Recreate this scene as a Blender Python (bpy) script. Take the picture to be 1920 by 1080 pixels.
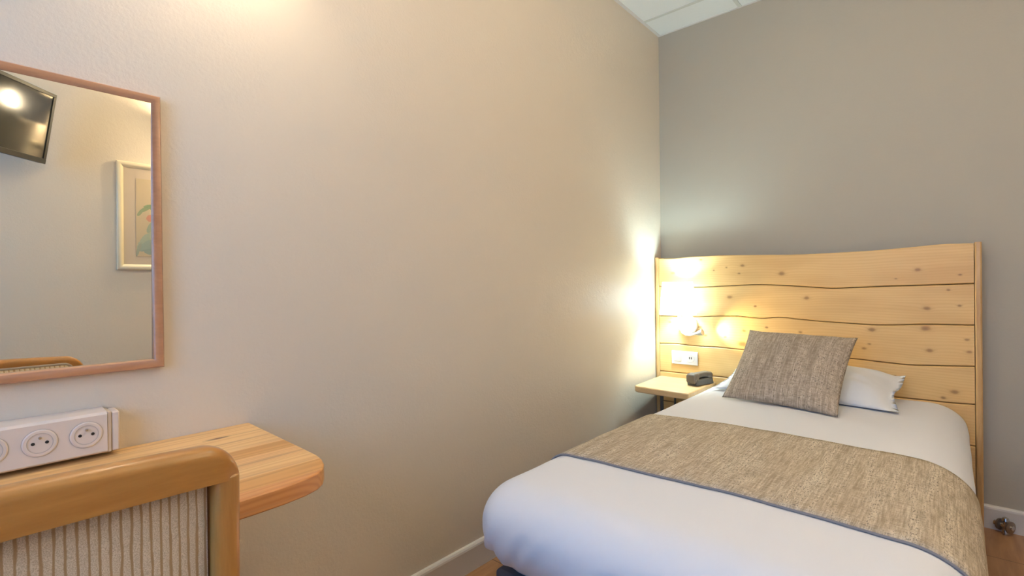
import bpy, bmesh, math, random
from mathutils import Vector, Matrix, noise
random.seed(4)
for o in list(bpy.data.objects): bpy.data.objects.remove(o)
SC = bpy.context.scene
COL = SC.collection

# ------------------------------------------------------------------ camera
cam_d = bpy.data.cameras.new('camera'); cam = bpy.data.objects.new('camera', cam_d); COL.objects.link(cam)
YAW, PITCH, ROLL = 0.7237, -0.0043, -0.0125
f = Vector((-math.sin(YAW)*math.cos(PITCH), math.cos(YAW)*math.cos(PITCH), math.sin(PITCH)))
r0 = f.cross(Vector((0, 0, 1))).normalized(); u0 = r0.cross(f)
rr = r0*math.cos(ROLL) + u0*math.sin(ROLL); uu = u0*math.cos(ROLL) - r0*math.sin(ROLL)
M = Matrix((rr, uu, -f)).transposed().to_4x4(); M.translation = Vector((1.3057, -2.8299, 1.0202))
cam.matrix_world = M
cam_d.sensor_width = 36.0; cam_d.lens = 932.97/1920*36.0; cam_d.clip_start = 0.02
SC.camera = cam

# ------------------------------------------------------------------ world, light, exposure
w = bpy.data.worlds.new('world'); SC.world = w; w.use_nodes = True
w.node_tree.nodes['Background'].inputs[0].default_value = (0.45, 0.65, 1.0, 1)
w.node_tree.nodes['Background'].inputs[1].default_value = 1.2
SC.view_settings.view_transform = 'Standard'; SC.view_settings.look = 'None'
SC.view_settings.gamma = 1.0; SC.view_settings.use_curve_mapping = False
SC.view_settings.exposure = 0.42

def lamp(name, kind, loc, energy, color, size=.05, size_y=None, aim=None, spot=None, blend=.5):
    d = bpy.data.lights.new(name, kind); d.energy = energy; d.color = color
    if kind == 'AREA':
        d.size = size
        if size_y: d.shape = 'RECTANGLE'; d.size_y = size_y
    else: d.shadow_soft_size = size
    if kind == 'SPOT': d.spot_size = spot; d.spot_blend = blend
    o = bpy.data.objects.new(name, d); COL.objects.link(o); o.location = loc
    if aim is not None: o.rotation_euler = (Vector(aim)-Vector(loc)).to_track_quat('-Z', 'Y').to_euler()
    return o
lamp('daylight', 'AREA', (1.05, -4.05, 1.5), 25, (0.11, 0.40, 1.0), 1.15, 1.25, aim=(1.05, 0, 1.2))
lamp('added_ceiling_fill', 'POINT', (1.05, -1.60, 2.27), 6, (1.0, 0.86, 0.64), 0.10)  # added fill that brightens ceiling and upper walls, no such lamp in view
# sconces on the two long walls: light leaves the open top and bottom of each shade
lamp('wall_light_glow', 'POINT', (0.125, -2.43, 2.11), 18, (1.0, 0.84, 0.64), 0.035)
lamp('opposite_wall_light_glow', 'POINT', (2.12-0.125, -1.79, 1.84), 31, (1.0, 0.83, 0.60), 0.05)
lamp('bedside_glow', 'POINT', (0.182, -0.19, 0.945), 28.0, (0.64, 0.90, 1.0), 0.03)
lamp('reading_glow', 'SPOT', (0.312, -0.150, 0.761), 7.0, (1.0, 0.82, 0.45), 0.01, aim=(0.56, -0.0855, 0.785), spot=1.6, blend=.9)

# ------------------------------------------------------------------ materials
def mat(name, color=(.8, .8, .8), rough=.6, metal=0.0, spec=.5, sheen=0.0):
    m = bpy.data.materials.new(name); m.use_nodes = True
    b = m.node_tree.nodes['Principled BSDF']
    b.inputs['Base Color'].default_value = (*color, 1); b.inputs['Roughness'].default_value = rough
    b.inputs['Metallic'].default_value = metal; b.inputs['Specular IOR Level'].default_value = spec
    b.inputs['Sheen Weight'].default_value = sheen
    return m
class N:
    def __init__(s, m): s.t = m.node_tree; s.b = s.t.nodes['Principled BSDF']
    def n(s, typ, **k):
        x = s.t.nodes.new(typ)
        for a, v in k.items(): setattr(x, a, v)
        return x
    def l(s, a, b): s.t.links.new(a, b)
    def put(s, sock, v):
        if isinstance(v, (int, float, tuple)): sock.default_value = v
        else: s.l(v, sock)
    def math(s, op, a, b=None, c=None):
        x = s.n('ShaderNodeMath', operation=op); s.put(x.inputs[0], a)
        if b is not None: s.put(x.inputs[1], b)
        if c is not None: s.put(x.inputs[2], c)
        return x.outputs[0]
    def co(s, which='Object'): return s.n('ShaderNodeTexCoord').outputs[which]
    def map(s, v, scale=(1, 1, 1), loc=(0, 0, 0), rot=(0, 0, 0)):
        x = s.n('ShaderNodeMapping'); s.l(v, x.inputs[0])
        x.inputs['Scale'].default_value = scale; x.inputs['Location'].default_value = loc; x.inputs['Rotation'].default_value = rot
        return x.outputs[0]
    def noise(s, v, scale=5, detail=3, rough=.5, dist=0):
        x = s.n('ShaderNodeTexNoise'); s.l(v, x.inputs['Vector'])
        x.inputs['Scale'].default_value = scale; x.inputs['Detail'].default_value = detail
        x.inputs['Roughness'].default_value = rough; x.inputs['Distortion'].default_value = dist
        return x.outputs['Fac']
    def ramp(s, v, stops, interp='LINEAR'):
        x = s.n('ShaderNodeValToRGB'); s.l(v, x.inputs[0]); e = x.color_ramp; e.interpolation = interp
        while len(e.elements) < len(stops): e.elements.new(.5)
        for el, (p, c) in zip(e.elements, stops): el.position = p; el.color = (*c, 1) if len(c) == 3 else c
        return x.outputs[0]
    def mix(s, fac, a, b, mode='MIX'):
        x = s.n('ShaderNodeMix', data_type='RGBA', blend_type=mode)
        s.put(x.inputs[0], fac)
        s.put(x.inputs[6], (*a, 1) if isinstance(a, tuple) and len(a) == 3 else a)
        s.put(x.inputs[7], (*b, 1) if isinstance(b, tuple) and len(b) == 3 else b)
        return x.outputs[2]
    def sep(s, v):
        x = s.n('ShaderNodeSeparateXYZ'); s.l(v, x.inputs[0]); return x.outputs
    def comb(s, a, b, c):
        x = s.n('ShaderNodeCombineXYZ'); s.put(x.inputs[0], a); s.put(x.inputs[1], b); s.put(x.inputs[2], c); return x.outputs[0]
    def color(s, c): s.l(c, s.b.inputs['Base Color'])
    def bump(s, h, strength=.3, dist=.002):
        x = s.n('ShaderNodeBump'); s.l(h, x.inputs['Height'])
        x.inputs['Strength'].default_value = strength; x.inputs['Distance'].default_value = dist
        s.l(x.outputs[0], s.b.inputs['Normal'])

def wall_mat(name, col, rough, bstr, sc=90):
    m = mat(name, col, rough); g = N(m); c = g.co()
    g.color(g.mix(g.noise(c, 1.4, 2), tuple(x*.97 for x in col), tuple(min(1, x*1.03) for x in col)))
    h = g.math('ADD', g.noise(c, sc, 3, .6), g.math('MULTIPLY', g.noise(c, sc*.35, 2), .8))
    g.bump(h, bstr, .003); return m
M_cream = wall_mat('cream_textured_wall_paint', (.74, .64, .50), .42, .25, 120)
M_grey = wall_mat('warm_grey_wall_paint', (.47, .43, .34), .6, .12, 110)
M_white_trim = mat('white_gloss_trim_paint', (.76, .72, .66), .35)
def ceil_mat():
    m = mat('white_ceiling_tile', (.82, .83, .78), .8); g = N(m); c = g.co()
    g.color(g.mix(g.noise(c, 60, 3), (.87, .88, .82), (.90, .91, .86))); g.bump(g.noise(c, 160, 3), .15, .002); return m
M_ceil = ceil_mat()
M_tbar = mat('ceiling_grid_metal', (.70, .70, .62), .4)
M_white_pl = mat('white_plastic', (.78, .76, .74), .3)
M_strip_pl = mat('cream_plastic_trunking', (.74, .63, .53), .4)
M_tan_pl = mat('tan_plastic_band', (.66, .52, .36), .4)
M_hole = mat('dark_pin_hole', (.015, .012, .01), .6)
M_metal = mat('chrome_metal', (.62, .60, .57), .22, 1.0)
M_steel = mat('dark_steel', (.10, .095, .085), .45, .5)
M_pipe = mat('tarnished_pipe_metal', (.32, .28, .24), .35, .9)
M_groove = mat('socket_groove', (.52, .45, .38), .5)
M_mirror = mat('mirror_silver', (.93, .90, .79), .0, 1.0)
M_black_pl = mat('black_tv_plastic', (.035, .037, .035), .35)
M_phone = mat('grey_phone_plastic', (.085, .08, .07), .5)
M_phone2 = mat('brown_grey_handset_plastic', (.15, .12, .09), .5)
M_base = mat('dark_grey_bed_base_cloth', (.085, .08, .09), .9)
M_lamp_white = mat('white_enamel', (.85, .85, .85), .3)
M_grey_pl = mat('grey_reading_head', (.38, .40, .42), .35, .4)

def screen_mat():
    m = mat('tv_screen_glass', (.03, .032, .028), .10, 0, .5)
    m.node_tree.nodes['Principled BSDF'].inputs['IOR'].default_value = 2.0
    return m
M_screen = screen_mat()

def pine_board(knots):
    m = mat('knotty_pine', (.7, .5, .25), .42); g = N(m); c = g.co()
    x, y, z = g.sep(c)
    flat = g.comb(g.math('MULTIPLY', x, .62), 0.0, z)
    wob = g.math('MULTIPLY', g.math('SUBTRACT', g.noise(g.map(c, (1, 1, 1)), 45, 2), .5), .006)
    acc = None
    for kx, kz, kr in knots:
        v = g.n('ShaderNodeVectorMath', operation='DISTANCE'); g.l(flat, v.inputs[0]); v.inputs[1].default_value = (kx*.62, 0, kz)
        d = g.math('DIVIDE', g.math('ADD', v.outputs['Value'], wob), kr)
        acc = d if acc is None else g.math('MINIMUM', acc, d)
    bend = g.math('DIVIDE', 2.2, g.math('ADD', 1.0, g.math('MULTIPLY', acc, acc)))
    warp = g.math('MULTIPLY', g.noise(g.map(c, (1.1, 1, 5)), 1.6, 2, .45), 26)
    ph = g.math('ADD', g.math('ADD', g.math('MULTIPLY', z, 520), warp), g.math('MULTIPLY', bend, 5.0))
    ring = g.math('MULTIPLY_ADD', g.math('SINE', ph), .5, .5)
    fine = g.noise(g.map(c, (3, 20, 260)), 2.2, 3, .6)
    base = g.mix(g.math('MULTIPLY', g.math('POWER', ring, 2.5), .55), (.84, .54, .205), (.72, .42, .13))
    base = g.mix(g.math('MULTIPLY', fine, .45), base, (.87, .60, .27))
    big = g.noise(g.map(c, (1.2, 1, 6)), 2.0, 2)
    base = g.mix(g.ramp(big, [(.42, (0, 0, 0)), (.7, (.5, .5, .5))]), base, (.66, .37, .125))
    kn = g.ramp(g.math('MULTIPLY', acc, .4), [(0, (.22, .09, .025)), (.16, (.27, .115, .035)), (.30, (.42, .20, .06)), (.40, (.54, .28, .09)), (.62, (.68, .43, .17))])
    kf = g.ramp(g.math('MULTIPLY', acc, .4), [(.30, (1, 1, 1)), (.46, (.55, .55, .55)), (.95, (0, 0, 0))])
    g.color(g.mix(g.math('MULTIPLY', kf, .72), base, kn))
    g.bump(ring, .05, .001)
    return m
def plain_wood(name, c1, c2, axis='x', rough=.35, freq=150, coat=0.0):
    m = mat(name, c1, rough); g = N(m); c = g.co()
    s = {'x': (.12, 1, 1), 'y': (1, .12, 1), 'z': (1, 1, .12)}[axis]
    n1 = g.noise(g.map(c, s), freq*.25, 4, .6, .6); n2 = g.noise(g.map(c, s), freq, 2, .5)
    v = g.math('ADD', g.math('MULTIPLY', n1, .7), g.math('MULTIPLY', n2, .3))
    g.color(g.ramp(v, [(.35, c1), (.65, c2)])); g.bump(n2, .04, .0008)
    g.b.inputs['Coat Weight'].default_value = coat; g.b.inputs['Coat Roughness'].default_value = .12
    return m
M_post = plain_wood('pine_edge', (.56, .32, .115), (.70, .45, .20), 'z')
M_shelfwood = plain_wood('pale_pine_shelf', (.74, .52, .27), (.64, .41, .18), 'x', .4, 90)
M_chairwood = plain_wood('varnished_beech', (.54, .235, .045), (.44, .18, .030), 'y', .3, 200, .35)
M_chairpost = plain_wood('varnished_beech_upright', (.58, .275, .065), (.46, .20, .042), 'z', .3, 200, .35)
M_mframe = plain_wood('reddish_brown_mirror_frame', (.56, .27, .13), (.48, .22, .10), 'y', .28, 200, .4)
M_picframe = mat('gilt_cream_frame', (.86, .74, .50), .3)

def desk_mat():
    m = mat('glued_pine_staves', (.7, .45, .2), .38); g = N(m); c = g.co(); x, y, z = g.sep(c)
    sx = g.math('ADD', g.math('DIVIDE', x, .058), 7.35)
    cell = g.math('FLOOR', sx)
    wn = g.n('ShaderNodeTexWhiteNoise', noise_dimensions='1D'); g.l(cell, wn.inputs['W'])
    rnd = wn.outputs['Value']
    # 3D rings: distance from a pith line that runs along each stave, so the end shows arcs
    px = g.math('SUBTRACT', g.math('SUBTRACT', sx, cell), g.math('MULTIPLY_ADD', rnd, 1.6, -.3))
    pz = g.math('MULTIPLY_ADD', rnd, 1.1, g.math('DIVIDE', z, .058))
    bendy = g.math('MULTIPLY', g.noise(g.map(c, (3, .7, 3)), 2.4, 2), .5)
    rad = g.math('ADD', g.math('SQRT', g.math('ADD', g.math('MULTIPLY', px, px), g.math('MULTIPLY', pz, pz))), bendy)
    ring = g.math('MULTIPLY_ADD', g.math('SINE', g.math('MULTIPLY', rad, 44)), .5, .5)
    base = g.mix(g.math('MULTIPLY', g.math('POWER', ring, 1.6), .45), (.84, .52, .215), (.60, .29, .09))
    tint = g.ramp(rnd, [(0, (1.05, 1.0, .95)), (.3, (.88, .72, .52)), (.5, (1.08, 1.08, 1.05)), (.85, (.92, .68, .55))], 'CONSTANT')
    base = g.mix(1.0, base, tint, 'MULTIPLY')
    st = g.noise(g.map(c, (30, 1.3, 30)), 2, 2)
    base = g.mix(g.ramp(st, [(.55, (0, 0, 0)), (.72, (.6, .6, .6))]), base, (.50, .235, .10))
    # one long dark knot near the wall
    kv = g.n('ShaderNodeVectorMath', operation='DISTANCE'); g.l(g.map(c, (1, .28, .3)), kv.inputs[0]); kv.inputs[1].default_value = (.088, .061*.28, 0)
    kk = g.ramp(g.math('MULTIPLY', kv.outputs['Value'], 100), [(.25, (1, 1, 1)), (.8, (0, 0, 0))])
    ln = g.math('MULTIPLY', g.math('LESS_THAN', g.math('ABSOLUTE', g.math('SUBTRACT', x, .0870)), .0013), g.math('GREATER_THAN', y, .03))
    base = g.mix(g.math('MULTIPLY', ln, .6), base, (.25, .10, .04))
    g.color(g.mix(kk, base, (.19, .07, .03))); return m
M_desk = desk_mat()

def weave(name, c_lo, c_mid, c_hi, fleck, fu=1.0):
    m = mat(name, c_mid, .9, 0, .2); g = N(m); c = g.co('UV')
    u, v, _ = g.sep(c)
    st = g.noise(g.map(c, (260*fu, 14, 1)), 1, 2, .6)            # long threads
    st2 = g.noise(g.map(c, (420*fu, 110*fu, 1), (3, 7, 0)), 1, 2, .7)   # slubs
    cross = g.noise(g.map(c, (25, 330*fu, 1), (9, 1, 0)), 1, 2, .6)
    band = g.noise(g.map(c, (40, 2.5, 1), (5, 2, 0)), 1, 1, .5)
    t = g.math('ADD', g.math('ADD', g.math('MULTIPLY', st, .42), g.math('MULTIPLY', cross, .33)), g.math('MULTIPLY', band, .25))
    base = g.ramp(t, [(.40, c_lo), (.5, c_mid), (.60, c_hi)])
    fl = g.math('MULTIPLY', g.ramp(st2, [(.55, (0, 0, 0)), (.62, (1, 1, 1))]), g.ramp(band, [(.40, (.25, .25, .25)), (.62, (1, 1, 1))]))
    g.color(g.mix(g.math('MULTIPLY', fl, .8), base, fleck))
    wv = g.math('MULTIPLY', g.math('SINE', g.math('MULTIPLY', u, 1500*fu)), g.math('SINE', g.math('MULTIPLY', v, 1500*fu)))
    g.bump(g.math('ADD', g.math('MULTIPLY', wv, .5), g.math('MULTIPLY', st2, 1.5)), .6, .0015)
    return m
M_runner = weave('beige_runner_weave', (.40, .315, .21), (.56, .46, .33), (.74, .64, .48), (.12, .105, .085), .85)
M_cushion = weave('taupe_cushion_weave', (.34, .27, .195), (.47, .385, .29), (.64, .54, .42), (.12, .095, .075), .8)
M_hem = mat('grey_hem_tape', (.25, .235, .235), .9)
def cloth(name, col, sc=700, st=.1):
    m = mat(name, col, .85, 0, .2, .15); g = N(m); c = g.co(); g.bump(g.noise(c, sc, 2), st, .0006); return m
M_sheet = cloth('white_percale_cotton', (.80, .79, .79))
M_pillow = cloth('white_pillowcase_cotton', (.82, .82, .81))
def stripes():
    m = mat('striped_upholstery', (.6, .5, .4), .9); g = N(m); c = g.co(); x, y, z = g.sep(c)
    wz = g.math('MULTIPLY', g.math('SUBTRACT', g.noise(g.map(c, (1, 120, 26)), 1, 2), .5), 2.6)
    s = g.math('SINE', g.math('ADD', g.math('MULTIPLY', y, 2*math.pi/.0098), wz))
    line = g.ramp(g.math('MULTIPLY_ADD', s, .5, .5), [(.70, (0, 0, 0)), (.94, (1, 1, 1))])
    sp = g.noise(c, 900, 2, .7)
    ground = g.ramp(sp, [(.38, (.55, .41, .25)), (.6, (.80, .65, .44))])
    g.color(g.mix(g.math('MULTIPLY', line, .85), ground, (.42, .23, .08)))
    g.bump(g.math('ADD', g.math('MULTIPLY', s, -.5), sp), .35, .001); return m
M_stripe = stripes()
M_piping = mat('beige_braid_piping', (.45, .37, .29), .9)
def floor_mat():
    m = mat('brown_oak_laminate', (.25, .13, .06), .38); g = N(m); c = g.co(); x, y, z = g.sep(c)
    row = g.math('FLOOR', g.math('DIVIDE', x, .19))
    wn = g.n('ShaderNodeTexWhiteNoise', noise_dimensions='1D'); g.l(row, wn.inputs['W'])
    n1 = g.noise(g.map(c, (1, .1, 1)), 45, 4, .6, .4)
    yy = g.math('MODULO', g.math('ADD', g.math('MULTIPLY', wn.outputs['Value'], 1.2), g.math('ADD', y, 20)), 1.2)
    seam = g.math('MAXIMUM', g.math('LESS_THAN', yy, .003), g.math('LESS_THAN', g.math('FRACT', g.math('DIVIDE', x, .19)), .012))
    base = g.ramp(g.math('MULTIPLY_ADD', n1, .8, g.math('MULTIPLY', wn.outputs['Value'], .15)), [(.35, (.50, .27, .125)), (.65, (.36, .18, .078))])
    g.color(g.mix(seam, base, (.10, .045, .02))); return m
M_floor = floor_mat()

def shade_mat():
    m = mat('lit_white_lampshade', (.9, .9, .88), .8); g = N(m)
    g.b.inputs['Emission Color'].default_value = (.74, .93, 1, 1); g.b.inputs['Emission Strength'].default_value = 4.2
    out = g.t.nodes['Material Output']; tr = g.n('ShaderNodeBsdfTranslucent'); tr.inputs[0].default_value = (.9, .88, .84, 1)
    mx = g.n('ShaderNodeMixShader'); mx.inputs[0].default_value = .35
    g.l(g.b.outputs[0], mx.inputs[1]); g.l(tr.outputs[0], mx.inputs[2]); g.l(mx.outputs[0], out.inputs[0]); return m
M_shade = shade_mat()
def glass_mat():
    m = bpy.data.materials.new('window_glass'); m.use_nodes = True; t = m.node_tree; t.nodes.clear()
    o = t.nodes.new('ShaderNodeOutputMaterial'); a = t.nodes.new('ShaderNodeBsdfTransparent'); b = t.nodes.new('ShaderNodeBsdfGlossy')
    b.inputs['Roughness'].default_value = .02; x = t.nodes.new('ShaderNodeMixShader'); x.inputs[0].default_value = .06
    t.links.new(a.outputs[0], x.inputs[1]); t.links.new(b.outputs[0], x.inputs[2]); t.links.new(x.outputs[0], o.inputs[0]); return m
M_glass = glass_mat()

# ------------------------------------------------------------------ mesh helpers (coordinates are given in metres in the room)
def box(bm, a, b):
    x0, y0, z0 = a; x1, y1, z1 = b
    vs = [bm.verts.new(p) for p in ((x0, y0, z0), (x1, y0, z0), (x1, y1, z0), (x0, y1, z0), (x0, y0, z1), (x1, y0, z1), (x1, y1, z1), (x0, y1, z1))]
    for q in ((0, 3, 2, 1), (4, 5, 6, 7), (0, 1, 5, 4), (1, 2, 6, 5), (2, 3, 7, 6), (3, 0, 4, 7)): bm.faces.new([vs[i] for i in q])
def rings(bm, R, cap=True, close=False):
    V = [[bm.verts.new(p) for p in r] for r in R]; n = len(V[0])
    for a, b in zip(V, V[1:] + ([V[0]] if close else [])):
        for i in range(n):
            j = (i+1) % n; bm.faces.new((a[i], a[j], b[j], b[i]))
    if cap and not close:
        bm.faces.new(V[0][::-1]); bm.faces.new(V[-1])
def lathe(bm, prof, c, ax='z', n=40):
    # prof: (radius, height) along axis
    R = []
    for r, h in prof:
        ring = []
        for i in range(n):
            t = 2*math.pi*i/n; a, b = r*math.cos(t), r*math.sin(t)
            p = {'z': (a, b, h), 'x': (h, a, b), 'y': (b, h, a)}[ax]
            ring.append((c[0]+p[0], c[1]+p[1], c[2]+p[2]))
        R.append(ring)
    rings(bm, R)
def tube(bm, pts, r, n=12, close=False):
    pts = [Vector(p) for p in pts]; R = []; up = None
    rs = r if isinstance(r, (list, tuple)) else [r]*len(pts)
    for i, p in enumerate(pts):
        if close: t = pts[(i+1) % len(pts)]-pts[i-1]
        else: t = pts[min(i+1, len(pts)-1)]-pts[max(i-1, 0)]
        t.normalize()
        if up is None: up = Vector((0, 0, 1)) if abs(t.z) < .9 else Vector((1, 0, 0))
        s = t.cross(up).normalized(); up = s.cross(t).normalized()
        R.append([p+s*rs[i]*math.cos(2*math.pi*k/n)+up*rs[i]*math.sin(2*math.pi*k/n) for k in range(n)])
    rings(bm, R, close=close)
def obj(name, bm, m, parent=None, bevel=0, smooth=True, seg=2, label=None, sub=0, angle=35):
    bmesh.ops.recalc_face_normals(bm, faces=bm.faces)
    base = Vector((0, 0, 0))
    p = parent
    while p is not None: base += Vector(p.location); p = p.parent
    if base.length: bmesh.ops.translate(bm, verts=bm.verts, vec=-base)
    me = bpy.data.meshes.new(name); bm.to_mesh(me); bm.free(); me.materials.append(m)
    o = bpy.data.objects.new(name, me); COL.objects.link(o)
    if parent is not None: o.parent = parent
    if smooth:
        for q in me.polygons: q.use_smooth = True
        try: me.set_sharp_from_angle(angle=math.radians(angle))
        except Exception: pass
    if bevel:
        b = o.modifiers.new('bevel', 'BEVEL'); b.width = bevel; b.segments = seg; b.limit_method = 'ANGLE'; b.angle_limit = math.radians(40)
        b.harden_normals = False
    if sub:
        s = o.modifiers.new('sub', 'SUBSURF'); s.levels = sub; s.render_levels = sub
    if label: o['label'] = label
    return o
def bbox(name, a, b, m, parent=None, bevel=.002, **k):
    bm = bmesh.new(); box(bm, a, b); return obj(name, bm, m, parent, bevel, **k)
def thing(name, label, cat, loc, group=None):
    o = bpy.data.objects.new(name, None); COL.objects.link(o); o.location = loc; o.empty_display_size = .05
    o['label'] = label; o['category'] = cat
    if group: o['group'] = group
    return o
def tag(o, label, cat): o['label'] = label; o['category'] = cat; return o
def struct(o): o['kind'] = 'structure'; return o
def bm_new(): return bmesh.new()

# ------------------------------------------------------------------ the room
W, D, H = 2.12, -3.9, 2.5
struct(bbox('floor', (-.1, D-.1, -.1), (W+.1, .1, 0), M_floor, bevel=0))
struct(bbox('ceiling', (-.1, D-.1, H), (W+.1, .1, H+.1), M_ceil, bevel=0))
struct(bbox('wall_left', (-.1, D-.1, 0), (0, .1, H), M_cream, bevel=0))
struct(bbox('wall_back', (0, 0, 0), (W, .1, H), M_grey, bevel=0))
struct(bbox('wall_right', (W, D-.1, 0), (W+.1, .1, H), M_cream, bevel=0))
bm = bm_new()
wx0, wx1, wz0, wz1 = .45, 1.65, .85, 2.15
box(bm, (0, D-.1, 0), (wx0, D, H)); box(bm, (wx1, D-.1, 0), (W, D, H)); box(bm, (wx0, D-.1, 0), (wx1, D, wz0)); box(bm, (wx0, D-.1, wz1), (wx1, D, H))
struct(obj('wall_front', bm, M_cream, smooth=False))
win = bpy.data.objects.new('window_1', None); COL.objects.link(win); win.location = (1.05, D-.05, wz0); win['kind'] = 'structure'
bm = bm_new()
for a, b in (((wx0, wz0), (wx0+.06, wz1)), ((wx1-.06, wz0), (wx1, wz1)), ((wx0, wz0), (wx1, wz0+.06)), ((wx0, wz1-.06), (wx1, wz1)), ((1.02, wz0), (1.08, wz1))):
    box(bm, (a[0], D-.08, a[1]), (b[0], D-.02, b[1]))
obj('window_frame', bm, M_white_trim, win, .003)
bbox('window_pane', (wx0+.05, D-.052, wz0+.05), (wx1-.05, D-.048, wz1-.05), M_glass, win, 0)

def skirting(name, pts_axis, rng):
    prof = [(0, 0), (.0125, 0), (.0125, .078), (.0135, .081), (.0125, .088), (.0085, .0935), (0, .095)]
    bm = bm_new(); R = []
    for s in rng:
        if pts_axis == 'left': R.append([(d, s, z) for d, z in prof])
        elif pts_axis == 'right': R.append([(W-d, s, z) for d, z in prof])
        elif pts_axis == 'front': R.append([(s, D+d, z) for d, z in prof])
        else: R.append([(s, -d, z) for d, z in prof])
    rings(bm, R); struct(obj(name, bm, M_white_trim, angle=25))
skirting('baseboard_left', 'left', (D, 0)); skirting('baseboard_back', 'back', (.0125, W-.0125)); skirting('baseboard_right', 'right', (D, 0)); skirting('baseboard_front', 'front', (.0125, W-.0125))
# edge angles and T grid of the suspended ceiling
struct(bbox('trim_1', (0, D, H-.003), (.016, 0, H), M_white_trim, bevel=0))
struct(bbox('trim_2', (.016, -.012, H-.003), (W, 0, H), M_white_trim, bevel=0))
bm = bm_new()
for k in range(3):
    x = .467+.6*k; box(bm, (x-.009, D, H-.004), (x+.009, -.012, H+.001))
struct(obj('trim_3', bm, M_tbar, smooth=False))
bm = bm_new()
for k in range(7):
    y = -.215-.6*k; box(bm, (.016, y-.009, H-.0035), (W, y+.009, H+.001))
struct(obj('trim_4', bm, M_tbar, smooth=False))
# added unseen ceiling fixture to go with the fill lamp below it
t = thing('added_ceiling_light', 'added round white ceiling light fixture, out of view above the bed', 'ceiling light', (1.05, -1.60, H))
bm = bm_new(); lathe(bm, [(0, H-.005), (.16, H-.005), (.165, H-.02), (.15, H-.035), (.05, H-.04), (0, H-.04)], (1.05, -1.60, 0), 'z', 48); obj('added_base_disc', bm, M_white_pl, t)
bm = bm_new(); lathe(bm, [(0, H-.040), (.02, H-.040), (.02, H-.09), (0, H-.09)], (1.05, -1.60, 0), 'z', 20); obj('added_lamp_holder', bm, M_white_pl, t)

# ------------------------------------------------------------------ headboard
TOP = [(0.02, 1.168), (0.106, 1.166), (0.199, 1.171), (0.421, 1.169), (0.586, 1.162), (0.753, 1.156), (1.029, 1.158), (1.198, 1.167), (1.281, 1.171), (1.38, 1.169)]
G1 = [(0.02, 1.007), (0.228, 1.0), (0.419, 1.006), (0.541, 1.01), (0.626, 1.009), (0.752, 1.0), (0.88, 0.99), (1.028, 0.995), (1.197, 1.001), (1.38, 1.005)]
G2 = [(0.02, 0.835), (0.235, 0.835), (0.343, 0.842), (0.453, 0.847), (0.575, 0.839), (0.664, 0.846), (0.751, 0.839), (0.93, 0.828), (1.086, 0.826), (1.238, 0.835), (1.38, 0.838)]
G3 = [(0.02, 0.674), (0.123, 0.678), (0.245, 0.673), (0.361, 0.675), (0.486, 0.671), (0.749, 0.667), (0.977, 0.665), (1.085, 0.659), (1.195, 0.658), (1.38, 0.671)]
G4 = [(0.02, 0.513), (0.14, 0.514), (0.261, 0.516), (0.376, 0.516), (0.748, 0.511), (1.277, 0.512), (1.38, 0.515)]
G5 = [(0.02, 0.341), (0.084, 0.342), (.6, .338), (1.33, 0.347), (1.38, 0.346)]
G6 = [(.02, .172), (.5, .168), (1.35, .168), (1.38, .170)]
G7 = [(.02, .04), (1.38, .04)]
KN = [(0.112, 1.082, 0.011), (0.271, 1.151, 0.006), (0.488, 1.111, 0.01), (0.407, 1.103, 0.004), (0.34, 1.09, 0.004), (0.471, 1.07, 0.006), (0.671, 1.064, 0.013), (0.422, 0.946, 0.012), (0.548, 0.9, 0.006), (0.089, 0.8, 0.008), (0.264, 0.78, 0.009), (0.293, 0.735, 0.007), (0.492, 0.771, 0.009), (0.483, 0.701, 0.019), (0.6, 0.793, 0.006), (0.397, 0.732, 0.006), (1.198, 1.067, 0.01), (1.123, 1.03, 0.005), (1.332, 1.043, 0.003), (0.779, 0.943, 0.011), (1.226, 0.903, 0.011), (1.295, 0.98, 0.004), (1.329, 0.916, 0.004), (1.036, 0.803, 0.012), (1.221, 0.817, 0.014), (1.234, 0.725, 0.011), (1.026, 0.738, 0.006), (1.006, 0.717, 0.008), (1.357, 0.728, 0.008), (1.351, 0.777, 0.005), (1.312, 0.559, 0.012), (1.277, 0.53, 0.008), (0.752, 0.777, 0.007), (1.117, 0.604, 0.004)]
hb = thing('headboard', 'pine headboard of wide wavy-edged horizontal boards behind the bed', 'headboard', (.70, -.05, 0))
M_pine = pine_board([(x-.70, z, max(.0038, r*.72)) for x, z, r in KN], )
def interp(C, x):
    # smooth interpolation through the edge line
    if x <= C[0][0]: return C[0][1]
    for i in range(len(C)-1):
        if x <= C[i+1][0]:
            a, b = C[i], C[i+1]; t = (x-a[0])/(b[0]-a[0])
            pm = C[i-1] if i > 0 else a; pn = C[i+2] if i+2 < len(C) else b
            m0 = (b[1]-pm[1])/(b[0]-pm[0]) * (b[0]-a[0]); m1 = (pn[1]-a[1])/(pn[0]-a[0])*(b[0]-a[0])
            return (2*t**3-3*t*t+1)*a[1]+(t**3-2*t*t+t)*m0+(-2*t**3+3*t*t)*b[1]+(t**3-t*t)*m1
    return C[-1][1]
curves = [TOP, G1, G2, G3, G4, G5, G6, G7]
for i in range(7):
    up, lo = curves[i], curves[i+1]; bm = bm_new(); R = []
    gu = 0 if i == 0 else .0017; gl = .0017
    for k in range(61):
        x = .0275 + (1.3735-.0275)*k/60
        zt = interp(up, x)-gu + noise.noise((x*9, i*3.3, 0))*.0015; zb = interp(lo, x)+gl + noise.noise((x*9, i*3.3+3.3, 0))*.0015
        c = .0035
        R.append([(x, -.060, zb), (x, -.0855+c, zb), (x, -.0855, zb+c), (x, -.0855, zt-c), (x, -.0855+c, zt), (x, -.060, zt)])
    rings(bm, R); obj('board', bm, M_pine, hb, angle=30)
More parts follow.
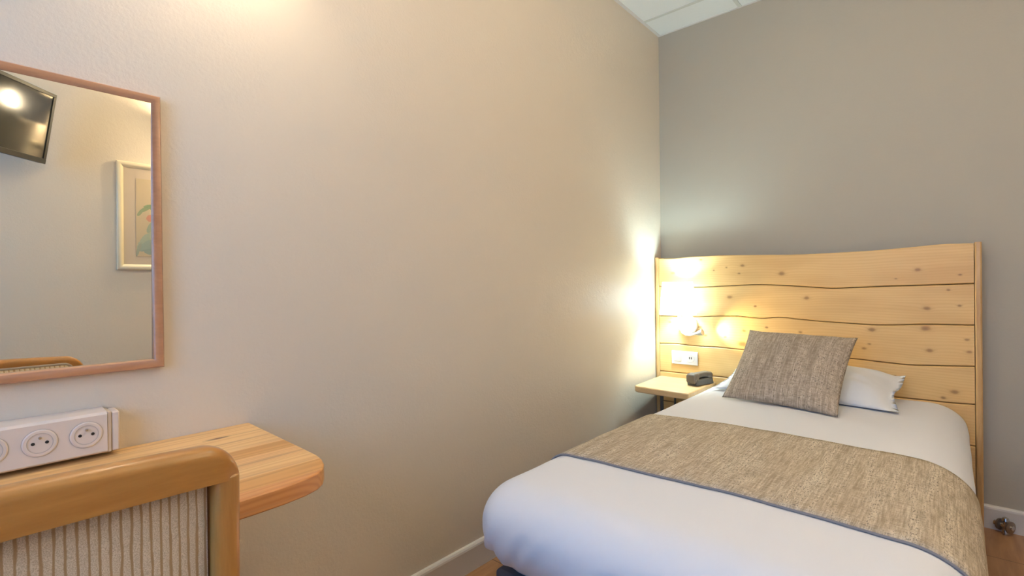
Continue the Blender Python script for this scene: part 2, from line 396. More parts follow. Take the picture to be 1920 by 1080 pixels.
for x0, x1 in ((.004, .0255), (1.3755, 1.397)):
    bm = bm_new(); R = []
    for k in range(25):
        z = 1.174*k/24; wv = noise.noise((z*5, x0*10, 2))*.0015
        c = .004; a, b = x0+ (wv if x0 > 1 else 0), x1
        R.append([(a, -.018, z), (a, -.092+c, z), (a+c, -.092, z), (b-c, -.092, z), (b, -.092+c, z), (b, -.018, z)])
    rings(bm, R); obj('side_post', bm, M_post, hb, bevel=.002, angle=30)
bbox('gap_shade_panel', (.0265, -.0590, .06), (1.3745, -.047, 1.14), mat('painted_gap_shade', (.05, .03, .018), .9), hb, 0)  # added sheet, coloured near-black to paint the shade in the board gaps

# ------------------------------------------------------------------ bed
BX0, BX1, BY0, BY1, BZ0, BZ1 = .366, 1.352, -1.955, -.100, .255, .512
RAD = .12
def crown(x, y):
    u = (x-(BX0+BX1)/2)/((BX1-BX0)/2); v = (y-(BY0+BY1)/2)/((BY1-BY0)/2)
    return .012*max(0, 1-u*u)*max(0, 1-v**4)
def wrinkle(p):
    w_ = noise.noise(Vector((p.x*3.2, p.y*2.4, p.z*3)))*.004
    w_ += noise.noise(Vector((p.x*9+p.y*4, p.y*7, p.z*8)))*.0022
    # tucked diagonal folds on the foot end and corner
    ft = max(0, min(1, (-1.86-p.y)/.06))*max(0, min(1, (.47-p.z)/.10))
    if ft > 0:
        for cx, k, amp, wd in ((.43, -.55, .006, .011), (.50, -.7, .0065, .013), (.56, -.9, .004, .010), (.70, -1.3, .0055, .016), (.95, -.8, .004, .015), (1.1, .6, .005, .016), (1.22, .8, .005, .015)):
            d = (p.x-cx) - k*(p.z-.38)*-1
            w_ += ft*amp*1.5*max(0, min(1, (p.z-.27)/.08))*(math.exp(-(d/wd)**2) - .8*math.exp(-((d-wd*1.6)/wd)**2))
    return w_
def rbox(p, off=0.0, r=RAD, rt=.095, rb=.158):
    rl = .088
    q = Vector((min(max(p.x, BX0+rl), BX1-r), min(max(p.y, BY0+r), BY1-.03), min(max(p.z, BZ0+rb), BZ1-rt)))
    d = p-q
    if d.length < 1e-9: return p
    rz = rt if d.z > 0 else rb
    rx = rl if d.x < 0 else r
    e = Vector((d.x/rx, d.y/(r if d.y < 0 else .03), d.z/rz)).normalized()
    o = q + Vector((e.x*rx, e.y*(r if e.y < 0 else .03), e.z*rz))
    if e.z > 0: o.z += crown(o.x, o.y)*e.z
    lo = max(0.0, min(1.0, (.405-o.z)/.15))**1.8      # the cover is drawn in under the mattress
    hl = math.hypot(e.x, e.y)
    if lo > 0 and hl > 1e-4: o -= Vector((e.x*(1 if e.x < 0 else .3), e.y if e.y < 0 else 0, 0))/hl*min(1, hl*1.5)*.062*lo
    o += e*(wrinkle(o)+off)
    return o
bed = thing('bed', 'single bed with smooth white cotton covered mattress against the pine headboard', 'bed', (.868, -1.0, 0))
bbox('bed_base', (BX0+.03, BY0+.07, .09), (BX1-.05, BY1-.005, .275), M_base, bed, .012, seg=3)
for x in (BX0+.12, BX1-.12):
    for y in (BY0+.2, BY1-.1):
        bm = bm_new(); lathe(bm, [(.022, 0), (.024, .01), (.024, .0895)], (x, y, 0), n=20); obj('leg', bm, M_steel, bed)
# cover: a fine box surface pushed onto the rounded shape
bm = bm_new(); nx, ny, nz = 64, 120, 26
vm = {}
def gv(i, j, k):
    if (i, j, k) not in vm:
        p = Vector((BX0+(BX1-BX0)*i/nx, BY0+(BY1-BY0)*j/ny, BZ0+(BZ1-BZ0)*k/nz)); vm[(i, j, k)] = bm.verts.new(rbox(p))
    return vm[(i, j, k)]
for i in range(nx):
    for j in range(ny):
        bm.faces.new((gv(i, j, nz), gv(i+1, j, nz), gv(i+1, j+1, nz), gv(i, j+1, nz)))
        bm.faces.new((gv(i, j, 0), gv(i, j+1, 0), gv(i+1, j+1, 0), gv(i+1, j, 0)))
for k in range(nz):
    for i in range(nx):
        bm.faces.new((gv(i, 0, k), gv(i+1, 0, k), gv(i+1, 0, k+1), gv(i, 0, k+1)))
        bm.faces.new((gv(i, ny, k), gv(i, ny, k+1), gv(i+1, ny, k+1), gv(i+1, ny, k)))
    for j in range(ny):
        bm.faces.new((gv(0, j, k), gv(0, j, k+1), gv(0, j+1, k+1), gv(0, j+1, k)))
        bm.faces.new((gv(nx, j, k), gv(nx, j+1, k), gv(nx, j+1, k+1), gv(nx, j, k+1)))
obj('bed_cover', bm, M_sheet, bed, angle=180)

# runner laid across the bed and hanging down both sides
def runner_path(n=150):
    P = []
    zs = [.20+(BZ1-.20)*k/30 for k in range(30)]
    for z in zs: P.append((BX0, z))
    for k in range(91): P.append((BX0+(BX1-BX0)*k/90, BZ1))
    for z in zs[::-1]: P.append((BX1, z))
    return P
RP = runner_path()
def runner_pt(q, y, off):
    x, z = q
    if z < BZ0+.155:         # hangs straight down instead of following the mattress under
        p = rbox(Vector((x, y, BZ0+.155)), off); s = -1 if x < .8 else 1
        return Vector((p.x + s*.004*(BZ0+.155-z)/.1, p.y, z))
    return rbox(Vector((x, y, z)), off)
def strip(name, y0, y1, m, off, th, ny_, parent=None, slant=0.0):
    bm = bm_new(); uv = bm.loops.layers.uv.new('UVMap')
    arc = [0]
    ym = (y0+y1)/2
    pts = [runner_pt(q, ym, off) for q in RP]
    for a, b in zip(pts, pts[1:]): arc.append(arc[-1]+(b-a).length)
    G = []; uvs = {}
    for j in range(ny_+1):
        row = []
        for i, q in enumerate(RP):
            y = y0+(y1-y0)*j/ny_ + slant*(q[0]-.87) + noise.noise((arc[i]*3, 4.2, 0))*.004
            v = bm.verts.new(runner_pt(q, y, off)); row.append(v); uvs[v] = (arc[i], y)
        G.append(row)
    for a, b in zip(G, G[1:]):
        for i in range(len(RP)-1):
            fc = bm.faces.new((a[i], a[i+1], b[i+1], b[i]))
            for lp in fc.loops: lp[uv].uv = uvs[lp.vert]
    bmesh.ops.recalc_face_normals(bm, faces=bm.faces)
    me = bpy.data.meshes.new(name); bm.to_mesh(me); bm.free(); me.materials.append(m)
    for p in me.polygons: p.use_smooth = True
    o = bpy.data.objects.new(name, me); COL.objects.link(o); o.parent = parent
    s = o.modifiers.new('thick', 'SOLIDIFY'); s.thickness = th; s.offset = 0
    return o
run = strip('bed_runner', -1.618, -1.045, M_runner, .0055, .004, 26, slant=.0)
tag(run, 'beige woven runner with dark flecks laid across the middle of the white bed', 'bed runner')
h_ = strip('hem', -1.6215, -1.6155, M_hem, .0038, .005, 2, run); h_['label'] = 'grey hem tape'

# ------------------------------------------------------------------ pillow and cushion
def pillow(name, corners, up, t_up, t_dn, m, nu=40, nv=40, pinch=.05, e=2.4, wr=.004, seed=0, flange=None, frill=0, side_bow=0):
    bl, br, tr, tl = [Vector(c) for c in corners]; up = Vector(up).normalized()
    bm = bm_new(); uv = bm.loops.layers.uv.new('UVMap'); uvs = {}
    wid = (br-bl).length; hei = (tl-bl).length
    def pos(u, v, s):
        a, b = u*2-1, v*2-1
        # edges pull in between the corners
        ua = .5+(a*(1-pinch*(1-abs(b)**2.2)))/2; vb = .5+(b*(1-pinch*(1-abs(a)**2.2)))/2
        p = bl*(1-ua)*(1-vb)+br*ua*(1-vb)+tr*ua*vb+tl*(1-ua)*vb
        if flange: aa = max(-1, min(1, a/flange))
        else: aa = a
        h = max(0, (1-abs(aa)**e))**.62*max(0, (1-abs(b)**e))**.62
        n_ = noise.noise(Vector((u*4+seed, v*4, s)))*wr*2 + noise.noise(Vector((u*11+seed, v*9, s+5)))*wr
        k = h*(t_up if s > 0 else t_dn)+n_*min(1, h*3)
        q = p+up*(k*s)
        if flange and abs(a) > flange:
            q += up*(frill*math.sin(v*12+seed)*(abs(a)-flange)/(1-flange))*(1 if a > 0 else 0)
            q += (br-bl).normalized()*(frill*math.sin(v*9+1)*(abs(a)-flange)/(1-flange))*(1 if a > 0 else 0)
        return q
    V = {}
    for s in (1, -1):
        for i in range(nu+1):
            for j in range(nv+1):
                edge = i in (0, nu) or j in (0, nv)
                if s < 0 and edge: V[(s, i, j)] = V[(1, i, j)]; continue
                v = bm.verts.new(pos(i/nu, j/nv, s)); V[(s, i, j)] = v
    for s in (1, -1):
        for i in range(nu):
            for j in range(nv):
                q = [(i, j), (i+1, j), (i+1, j+1), (i, j+1)]
                if s < 0: q = q[::-1]
                fc = bm.faces.new([V[(s, a, b)] for a, b in q])
                for lp, (a, b) in zip(fc.loops, q): lp[uv].uv = (a/nu*wid+seed, b/nv*hei)
    me = bpy.data.meshes.new(name); bmesh.ops.recalc_face_normals(bm, faces=bm.faces); bm.to_mesh(me); bm.free(); me.materials.append(m)
    for p in me.polygons: p.use_smooth = True
    o = bpy.data.objects.new(name, me); COL.objects.link(o); return o
pl = pillow('pillow', [(.450, -.45, .528), (1.150, -.485, .528), (1.160, -.125, .612), (.462, -.125, .575)], (0, -.22, 1), .092, .012, M_pillow, pinch=.05, wr=.005, seed=3.1, flange=.92, frill=.006)
tag(pl, 'white pillow lying against the pine headboard behind the taupe cushion', 'pillow')
cu = pillow('cushion', [(.558, -.622, .528), (.992, -.696, .528), (1.013, -.335, .787), (.589, -.325, .798)], (0, -.60, .80), .062, .040, M_cushion, pinch=.055, wr=.002, seed=1.7)
tag(cu, 'square taupe woven cushion leaning on the white pillow', 'cushion')

# ------------------------------------------------------------------ bedside shelf and phone
def slab(outline, z0, z1):
    bm = bm_new(); lo = [bm.verts.new((x, y, z0)) for x, y in outline]; hi = [bm.verts.new((x, y, z1)) for x, y in outline]
    bm.faces.new(lo[::-1]); bm.faces.new(hi); n = len(outline)
    for i in range(n): bm.faces.new((lo[i], lo[(i+1) % n], hi[(i+1) % n], hi[i]))
    return bm
def arc(cx, cy, rx, ry, a0, a1, n=10): return [(cx+rx*math.cos(math.radians(a0+(a1-a0)*k/n)), cy+ry*math.sin(math.radians(a0+(a1-a0)*k/n))) for k in range(n+1)]
t = thing('bedside_shelf', 'small pale pine bedside shelf between the cream wall and the bed', 'bedside shelf', (.2, -.25, 0))
out = [(.352, -.093), (.032, -.093)] + [(.038, -.2), (.046, -.34)] + arc(.088, -.425, .04, .04, 170, 265) + [(.352, -.474)]
obj('shelf_top', slab(out, .457, .489), M_shelfwood, t, .006, angle=30)
for x, y, w_ in ((.112, -.25, .008), (.143, -.15, .0045), (.30, -.25, .008)):
    bbox('leg', (x-w_, y-.004, 0), (x+w_, y+.004, .457), M_steel, t, .001)
t = thing('telephone', 'dark grey desk telephone on the pale bedside shelf', 'telephone', (.34, -.22, .4895))
ux, uy = Vector((.045, .16, 0)).normalized(), Vector((.16, -.045, 0)).normalized()
def oriented(c, lx, ly, z0, z1, taper=1.0):
    bm = bm_new(); c = Vector(c); R = []
    for z, s in ((z0, 1), (z1, taper)):
        R.append([c+ux*lx*s*a+uy*ly*s*b+Vector((0, 0, z)) for a, b in ((-1, -1), (1, -1), (1, 1), (-1, 1))])
    rings(bm, R); return bm
cP = Vector((.332, -.185, 0)); cP.z = 0
obj('body', oriented((.308, -.205, .4895), .070, .032, 0, .032, .90), M_phone, t, .004)
hs = bm_new()
hc = Vector((.306, -.208, .4895))
prof = [(-.080, .030, .020, .024), (-.074, .030, .027, .028), (-.046, .032, .027, .028), (-.036, .042, .016, .021), (-.02, .045, .013, .018), (.02, .046, .013, .018), (.036, .043, .016, .020), (.046, .038, .020, .026), (.070, .036, .020, .026), (.078, .036, .015, .022)]
R = []
for s_, zc, hz, hw in prof:
    R.append([hc+ux*s_+uy*(hw*a)+Vector((0, 0, zc+.004+hz*b)) for a, b in ((-1, -.6), (-.7, -1), (.7, -1), (1, -.6), (1, .6), (.7, 1), (-.7, 1), (-1, .6))])
rings(hs, R); obj('handset', hs, M_phone2, t, .002, angle=50)
bm = bm_new()
pts = [hc-ux*.086+Vector((0, 0, .012))+Vector((-.008*math.sin(k*.35), -.004, 0))*0+Vector((-.006-.0015*k+.003*math.cos(k*2.1), .006*k+.0, .0-.0+.003*math.sin(k*2.1))) for k in range(10)]
tube(bm, pts, .0022, 8); obj('cord', bm, M_phone, t)

# ------------------------------------------------------------------ bedside lamp
LX, LY = .182, -.192
t = thing('wall_lamp', 'lit white shaded wall lamp with bendy reading light on the left of the headboard', 'wall lamp', (.20, -.09, .80))
bm = bm_new(); n = 48; R = []
prof = [(.0965, .853), (.0800, 1.030), (.0783, 1.030), (.0948, .853)]
V = [[bm.verts.new((LX+r*math.cos(2*math.pi*i/n), LY+r*.97*math.sin(2*math.pi*i/n), z)) for i in range(n)] for r, z in prof]
for a in range(4):
    for i in range(n): bm.faces.new((V[a][i], V[a][(i+1) % n], V[(a+1) % 4][(i+1) % n], V[(a+1) % 4][i]))
obj('lamp_shade', bm, M_shade, t, angle=40)
bm = bm_new(); lathe(bm, [(.0, -.087), (.050, -.087), (.053, -.092), (.053, -.108), (.049, -.113), (.0, -.113)], (.200, 0, .790), 'y', 48); obj('wall_plate', bm, M_lamp_white, t)
for dx, dz in ((-.026, .027), (.012, .022), (.028, -.014), (-.018, -.018), (.004, -.035)):
    bm = bm_new(); lathe(bm, [(.0, -.1130), (.0045, -.1130), (.0045, -.1150), (.0, -.1150)], (.200+dx, 0, .790+dz), 'y', 12); obj('screw_button', bm, M_grey_pl, t)
bm = bm_new(); tube(bm, [(.19, -.108, .815), (.188, -.150, .822), (.187, -.185, .84), (.187, -.19, .885)], .008, 12); lathe(bm, [(.012, .86), (.014, .862), (.014, .905), (.010, .91)], (.187, -.192, 0), 'z', 20)
obj('arm', bm, M_lamp_white, t)
bm = bm_new(); lathe(bm, [(.008, .91), (.016, .92), (.022, .945), (.016, .968), (.006, .975)], (.187, -.192, 0), 'z', 20); obj('bulb', bm, M_shade, t)
bm = bm_new(); tube(bm, [(.165, -.108, .765), (.178, -.122, .748), (.200, -.130, .738), (.225, -.134, .738), (.250, -.138, .744), (.272, -.142, .752)], .0065, 12); obj('reading_arm', bm, M_lamp_white, t)
bm = bm_new(); A = Vector((.262, -.141, .747)); B = Vector((.300, -.147, .758)); tube(bm, [A, A.lerp(B, .3), A.lerp(B, .8), B], [.0075, .011, .0165, .0165], 20); obj('reading_head', bm, M_grey_pl, t)

# switch and socket plate on the headboard
t = thing('switch_plate', 'white double plate with switch and socket on the headboard above the bedside shelf', 'switch plate', (.176, -.0856, .60))
bbox('plate', (.101, -.0945, .565), (.251, -.0862, .640), M_white_pl, t, .003, seg=3)
bbox('switch_rocker', (.118, -.0975, .582), (.160, -.0946, .624), M_strip_pl, t, .002)
bm = bm_new(); lathe(bm, [(.0, -.0946), (.0225, -.0946), (.0225, -.0962), (.0195, -.0965), (.0190, -.0955), (0, -.0955)], (.211, 0, .603), 'y', 32); s_ = obj('socket', bm, M_white_pl, t)
for dx in (-.0055, .0055):
    bm = bm_new(); box(bm, (.211+dx-.0022, -.0966, .598), (.211+dx+.0022, -.0956, .610)); obj('slot', bm, M_hole, s_, smooth=False)

# ------------------------------------------------------------------ pipe fitting at the skirting
t = thing('pipe_fitting', 'small tarnished metal pipe fitting with two round collars at the white skirting', 'pipe fitting', (1.455, -.03, 0))
ax = Vector((.80, -.60, 0)).normalized()
for c, rd in ((Vector((1.446, -.030, .035)), .023), (Vector((1.474, -.048, .034)), .024)):
    bm = bm_new(); tube(bm, [c-ax*.005, c-ax*.003, c+ax*.003, c+ax*.005], [rd*.75, rd, rd, rd*.75], 28); obj('collar', bm, M_pipe, t)
bm = bm_new(); tube(bm, [Vector((1.430, -.022, .035)), Vector((1.446, -.030, .035)), Vector((1.474, -.048, .034)), Vector((1.482, -.053, .034))], .010, 14); obj('pipe', bm, M_metal, t)
bm = bm_new(); lathe(bm, [(.009, 0), (.012, .002), (.0115, .018), (.0085, .022), (.0085, .052), (.013, .055), (.010, .066), (.004, .070)], (1.461, -.040, 0), 'z', 20); obj('stem', bm, M_metal, t)

# ------------------------------------------------------------------ desk, trunking
t = thing('wall_desk', 'wall-mounted pine desk top with one rounded corner below the mirror', 'desk', (0, -2.5, .69))
out = [(.0015, -3.35), (.0015, -2.343), (.30, -2.350)] + [(.36, -2.352), (.392, -2.357), (.418, -2.366), (.440, -2.380), (.456, -2.398), (.466, -2.425), (.4715, -2.46), (.473, -2.50), (.473, -2.56), (.470, -2.70), (.466, -3.35)]
obj('desk_top', slab(out, .660, .691), M_desk, t, .0025, angle=25)
for y in (-2.62, -3.2):
    bm = bm_new(); box(bm, (.002, y-.015, .45), (.022, y+.015, .66)); box(bm, (.022, y-.015, .64), (.30, y+.015, .66)); obj('bracket', bm, M_steel, t, .002)
t = thing('socket_trunking', 'white wall trunking with a row of round sockets on the desk under the mirror', 'power sockets', (0.0, -2.9, .70))
bm = bm_new(); R = []
for y in (-3.30, -2.625):
    R.append([(.0015, y, .7005), (.046, y, .7005), (.050, y, .704), (.050, y, .776), (.046, y, .781), (.0015, y, .784)])
rings(bm, R); obj('housing', bm, M_strip_pl, t, angle=25)
bbox('band', (.0015, -2.6245, .7005), (.0485, -2.6185, .780), M_tan_pl, t, .001)
bbox('end_cap', (.0015, -2.618, .7005), (.0470, -2.605, .779), M_strip_pl, t, .003)
for k in range(8):
    y = -2.657-.0655*k; z = .7425
    bm = bm_new(); lathe(bm, [(0, .0502), (.0245, .0502), (.0245, .0512), (.0225, .0522), (.0185, .0522), (.0178, .0510), (0, .0510)], (0, y, z), 'x', 48); s_ = obj('socket', bm, M_strip_pl, t, angle=20)
    bm = bm_new()
    for r1 in (.0250, .0180):
        V = [[bm.verts.new((xx, y+rq*math.cos(2*math.pi*i/48), z+rq*math.sin(2*math.pi*i/48))) for i in range(48)] for rq, xx in ((r1-.0005, .0507 if r1 > .02 else .0521), (r1+.0005, .0507 if r1 > .02 else .0521), (r1+.0005, .0500), (r1-.0005, .0500))]
        for a in range(4):
            for i in range(48): bm.faces.new((V[a][i], V[a][(i+1) % 48], V[(a+1) % 4][(i+1) % 48], V[(a+1) % 4][i]))
    obj('groove', bm, M_groove, s_)
    for dy in (-.0095, .0095):
        bm = bm_new(); lathe(bm, [(0, .0509), (.0028, .0509), (.0028, .0515), (0, .0515)], (0, y+dy, z), 'x', 16); obj('pin_hole', bm, M_hole, s_)
    bm = bm_new(); lathe(bm, [(0, .0509), (.0027, .0509), (.0027, .0535), (.0015, .056), (0, .056)], (0, y, z+.0095), 'x', 16); obj('earth_pin', bm, M_metal, s_)

# ------------------------------------------------------------------ mirror
t = thing('wall_mirror', 'rectangular wall mirror in a slim reddish brown wooden frame above the desk', 'mirror', (0, -2.78, .85))
my0, my1, mz0, mz1, fw = -3.10, -2.520, .853, 1.441, .0185
bm = bm_new()
cs = [(0.001, 0), (.016, 0), (.021, .003), (.0215, .009), (.018, .016), (.013, fw), (.001, fw)]   # (x depth, inward distance)
R = []
for cy, cz, sy, sz in ((my0, mz0, 1, 1), (my1, mz0, -1, 1), (my1, mz1, -1, -1), (my0, mz1, 1, -1)):
    R.append([(d, cy+sy*i, cz+sz*i) for d, i in cs])
rings(bm, R, cap=False, close=True); obj('frame', bm, M_mframe, t, angle=40)
bm = bm_new(); rings(bm, [[(x+.018*(z-1.147), y, z) for y, z in ((my0+.012, mz0+.012), (my1-.012, mz0+.012), (my1-.012, mz1-.012), (my0+.012, mz1-.012))] for x in (.0065, .0105)])
obj('mirror_glass', bm, M_mirror, t, smooth=False)   # leans forward at the top

# ------------------------------------------------------------------ chair (facing the desk)
t = thing('desk_chair', 'beech framed chair with striped cream upholstered back pulled up to the desk', 'chair', (.37, -2.80, 0))
cy0, cy1 = -3.040, -2.574
def rail_section(y, z0, z1, x0, x1, rt):
    # rounded upper edges
    pts = [(x0, z0), (x1, z0)]
    for k in range(7):
        a = math.radians(90*k/6); pts.append((x1-rt+rt*math.cos(a), z1-rt+rt*math.sin(a)))
    for k in range(7):
        a = math.radians(90+90*k/6); pts.append((x0+rt+rt*math.cos(a), z1-rt+rt*math.sin(a)))
    return [(x, y, z) for x, z in pts]
bm = bm_new(); R = []; yc = (cy0+cy1)/2; hw = (cy1-cy0)/2
for k in range(61):
    s = -math.cos(math.pi*k/60); y = yc+s*hw
    rc = .042; d = max(0, abs(y-yc)-(hw-rc)); drop = rc-math.sqrt(max(0, rc*rc-d*d))
    top = .8225-.008*s*s-drop
    bowx = .010*s*s
    low = .7725-.004*s*s
    low = min(low, top-.004)
    rt = min(.0135, (top-low)*.45); xe = .0075*max(0, (abs(s)-.90)/.10)**2
    R.append(rail_section(y, low, top, .563-bowx*.6, .599-bowx*.6-xe, rt))
rings(bm, R); obj('top_rail', bm, M_chairwood, t, angle=50)
for y_o, sg in ((cy1, 1), (cy0, -1)):
    bm = bm_new(); R = []
    for z, x0, x1, yo, wd in ((0, .600, .628, .0, .028), (.25, .580, .612, 0, .032), (.45, .562, .600, .003, .036), (.65, .558, .593, -.003, .031), (.775, .5565, .5925, -.0042, .031)):
        ya = y_o-sg*(.004-0+.0)+sg*0 - sg*yo; yb = ya-sg*wd; c = .007
        R.append([(x0, ya, z), (x0, yb, z), (x1-c, yb, z), (x1-c*.3, yb+sg*c*.3, z), (x1, yb+sg*c, z), (x1, ya-sg*c, z), (x1-c*.3, ya-sg*c*.3, z), (x1-c, ya, z)])
    rings(bm, R); obj('back_leg', bm, M_chairpost, t, .003, angle=50)
# padded back: striped cloth on both faces
bm = bm_new(); ya, yb, za, zb = cy0+.035, cy1-.035, .50, .7725
def padface(x, bulge, sgn, nu=24, nv=16):
    G = [[bm.verts.new((x+sgn*bulge*(1-(2*i/nu-1)**4)*(1-(2*j/nv-1)**4), ya+(yb-ya)*i/nu, za+(zb-za)*j/nv)) for j in range(nv+1)] for i in range(nu+1)]
    for i in range(nu):
        for j in range(nv): bm.faces.new((G[i][j], G[i+1][j], G[i+1][j+1], G[i][j+1]))
    return G
A = padface(.572, .004, 1); B = padface(.556, .010, -1)
for i in range(24):
    bm.faces.new((A[i][0], B[i][0], B[i+1][0], A[i+1][0])); bm.faces.new((A[i][16], A[i+1][16], B[i+1][16], B[i][16]))
for j in range(16):
    bm.faces.new((A[0][j], A[0][j+1], B[0][j+1], B[0][j])); bm.faces.new((A[24][j], B[24][j], B[24][j+1], A[24][j+1]))
obj('backrest', bm, M_stripe, t, angle=60)
# front pad overlapping the frame, edged with braid
bm = bm_new(); R = []
ya2, yb2, za2, zb2 = cy0+.030, cy1-.030, .49, .798
def rrect(x, e, r=.02):
    P = []
    for cx, cz, a0 in ((yb2-e-r, zb2-e-r, 0), (ya2+e+r, zb2-e-r, 90), (ya2+e+r, za2+e+r, 180), (yb2-e-r, za2+e+r, 270)):
        for k in range(7):
            a = math.radians(a0+15*k); P.append((x, cx+r*math.cos(a), cz+r*math.sin(a)))
    return P
for x, e in ((.5525, 0), (.545, 0), (.537, .006), (.532, .02), (.530, .05)): R.append(rrect(x, e))
rings(bm, R); obj('front_pad', bm, M_stripe, t, angle=60)
bm = bm_new(); tube(bm, rrect(.5465, -.0015), .0035, 8, close=True); obj('piping', bm, M_piping, t)
bbox('lower_back_rail', (.562, cy0+.038, .455), (.588, cy1-.038, .495), M_chairwood, t, .005)
bm = bm_new(); box(bm, (.16, cy0+.02, .40), (.558, cy1-.02, .425)); obj('seat_frame', bm, M_chairwood, t, .006)
bm = bm_new(); R = []
for z, e in ((.4255, .01), (.435, .0), (.455, .002), (.468, .02), (.473, .06)):
    R.append([(.155+e, cy0+.015+e, z), (.548-e*.6, cy0+.03+e, z), (.548-e*.6, cy1-.03-e, z), (.155+e, cy1-.015-e, z)])
rings(bm, R); obj('seat', bm, M_stripe, t, .012, seg=4, angle=60)
for y in (cy0+.02, cy1-.052):
    bm = bm_new(); R = []
    for z, h in ((0, .012), (.3, .015), (.3995, .017)): R.append([(.185-h, y+.016-h, z), (.185+h, y+.016-h, z), (.185+h, y+.016+h, z), (.185-h, y+.016+h, z)])
    rings(bm, R); obj('front_leg', bm, M_chairpost, t, .004)
    bbox('side_stretcher', (.203, y+.006, .17), (.583, y+.024, .195), M_chairwood, t, .003)

# ------------------------------------------------------------------ sconce over the mirror (gives the glow at the top left)
M_sconce = mat('white_glass_sconce', (.85, .82, .76), .5)
def sconce(label, x0, sgn, yc, z0):
    t = thing('wall_sconce', label, 'wall light', (x0, yc, z0+.08))
    bm = bm_new(); n = 28
    def half(r, z): return [(x0+sgn*(.003+max(0, r*math.sin(math.pi*i/n))), yc+r*math.cos(math.pi*i/n), z) for i in range(n+1)]
    V = [[bm.verts.new(p) for p in half(r, z)] for r, z in ((.11, z0), (.175, z0+.16), (.171, z0+.16), (.106, z0))]
    for a in range(4):
        for i in range(n): bm.faces.new((V[a][i], V[a][i+1], V[(a+1) % 4][i+1], V[(a+1) % 4][i]))
    obj('lamp_shade', bm, M_sconce, t, angle=40)
    a, b = sorted((x0+sgn*.001, x0+sgn*.02))
    bbox('wall_plate', (a, yc-.03, z0+.05), (b, yc+.03, z0+.12), M_lamp_white, t, .003)
sconce('white half-round wall light on the cream wall above the mirror', 0, 1, -2.43, 2.02)
sconce('white half-round wall light on the opposite wall beside the framed picture', W, -1, -1.79, 1.75)

# ------------------------------------------------------------------ television on the right wall (seen in the mirror)
cT = Vector((1.8155692, -2.6760030, 1.7370592)); a_, b_ = -0.8420228, 0.1635340
nrm = Vector((-math.cos(a_)*math.cos(b_), -math.sin(a_)*math.cos(b_), -math.sin(b_)))
sd = nrm.cross(Vector((0, 0, 1))).normalized(); upv = sd.cross(nrm)
t = thing('television', 'black flat television on a wall arm, seen tilted in the mirror', 'television', tuple(cT))
def tbox(bm, s0, s1, u0_, u1_, n0, n1):
    R = []
    for nn in (n0, n1): R.append([cT+sd*a+upv*b+nrm*nn for a, b in ((s0, u0_), (s1, u0_), (s1, u1_), (s0, u1_))])
    rings(bm, R)
bm = bm_new(); tbox(bm, -.28, .28, -.17, .17, -.035, -.008); obj('back_case', bm, M_black_pl, t, .006)
bm = bm_new(); bz = .016
tbox(bm, -.28, .28, .17-bz, .17, -.0075, 0); tbox(bm, -.28, .28, -.17, -.17+.024, -.0075, 0); tbox(bm, -.28, -.28+bz, -.17+.024, .17-bz, -.0075, 0); tbox(bm, .28-bz, .28, -.17+.024, .17-bz, -.0075, 0)
obj('bezel', bm, M_black_pl, t, .0015)
bm = bm_new(); tbox(bm, -.264, .264, -.146, .154, -.0075, -.004); obj('screen', bm, M_screen, t, smooth=False)
bm = bm_new(); bk = cT-nrm*.04; wl = Vector((W-.016, bk.y-.12, bk.z)); tube(bm, [bk, bk-nrm*.06, wl], .014, 12); obj('wall_arm', bm, M_steel, t)
bbox('wall_bracket', (W-.015, wl.y-.05, wl.z-.09), (W-.001, wl.y+.05, wl.z+.09), M_steel, t, .002)

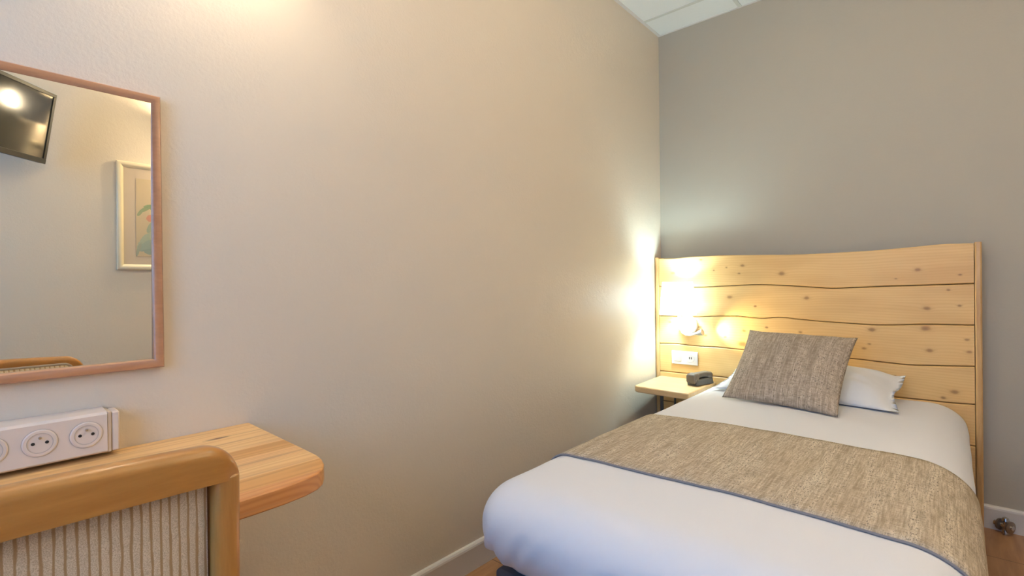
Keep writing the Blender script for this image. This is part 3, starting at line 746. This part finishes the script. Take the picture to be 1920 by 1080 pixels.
# framed print on the right wall (seen in the mirror)
t = thing('framed_picture', 'pale gilt framed flower print on the opposite wall, seen in the mirror', 'picture', (W, -2.0, 1.36))
py0, py1, pz0, pz1, pw = -2.224, -1.80, 1.060, 1.651, .030
bm = bm_new(); R = []
cs = [(.001, 0), (.016, 0), (.022, .006), (.023, .014), (.018, .022), (.012, pw), (.001, pw)]
for cy, cz, sy, sz in ((py0, pz0, 1, 1), (py1, pz0, -1, 1), (py1, pz1, -1, -1), (py0, pz1, 1, -1)):
    R.append([(W-d, cy+sy*i, cz+sz*i) for d, i in cs])
rings(bm, R, cap=False, close=True); obj('frame', bm, M_picframe, t, angle=40)
M_mat = mat('cream_mount_card', (.62, .50, .36), .8)
M_paper = mat('aged_print_paper', (.60, .47, .30), .8)
bbox('mount', (W-.010, py0+.02, pz0+.02), (W-.001, py1-.02, pz1-.02), M_mat, t, 0)
def print_mat(y0, z0):
    m = mat('aged_flower_print', (.60, .47, .30), .8); g = N(m); x, y, z = g.sep(g.co())
    col = None; base = (.58, .455, .285)
    B = [(-2.075, 1.400, .034, .010, .6, (.28, .34, .18)), (-2.055, 1.418, .03, .009, .2, (.25, .33, .17)), (-2.098, 1.378, .022, .008, 1.0, (.30, .35, .2)), (-2.03, 1.405, .03, .012, -.3, (.28, .34, .18)),
         (-2.040, 1.352, .030, .022, .2, (.60, .27, .18)), (-2.00, 1.34, .03, .026, 1.2, (.62, .30, .2)), (-1.98, 1.38, .03, .012, 2.4, (.27, .33, .18)),
         (-2.050, 1.300, .040, .013, 1.2, (.33, .38, .27)), (-2.075, 1.225, .060, .020, 1.0, (.38, .42, .31)), (-2.055, 1.20, .062, .026, .5, (.33, .39, .31)), (-2.105, 1.175, .040, .008, 1.3, (.36, .38, .28)), (-2.02, 1.24, .07, .024, 1.8, (.34, .40, .3)), (-2.03, 1.165, .055, .018, .05, (.30, .36, .29)), (-1.97, 1.18, .06, .02, .4, (.34, .40, .3))]
    wob = g.math('MULTIPLY', g.math('SUBTRACT', g.noise(g.co(), 60, 2), .5), 1.1)
    prev = base
    for cy_, cz_, ry, rz, an, cc in B:
        ca, sa = math.cos(an), math.sin(an)
        dy = g.math('SUBTRACT', y, cy_-.022-y0); dz = g.math('SUBTRACT', z, cz_-z0)
        a = g.math('MULTIPLY_ADD', dy, ca/ry, g.math('MULTIPLY', dz, sa/ry)); b = g.math('MULTIPLY_ADD', dy, -sa/rz, g.math('MULTIPLY', dz, ca/rz))
        d = g.math('ADD', g.math('MULTIPLY_ADD', a, a, g.math('MULTIPLY', b, b)), wob)
        prev = g.mix(g.math('MULTIPLY', g.math('LESS_THAN', d, 1.0), .95), prev, cc)
    g.color(prev); return m
bbox('print', (W-.0115, py0+.085, pz0+.075), (W-.0102, py1-.085, pz1-.085), print_mat(-2.0, 1.36), t, 0)
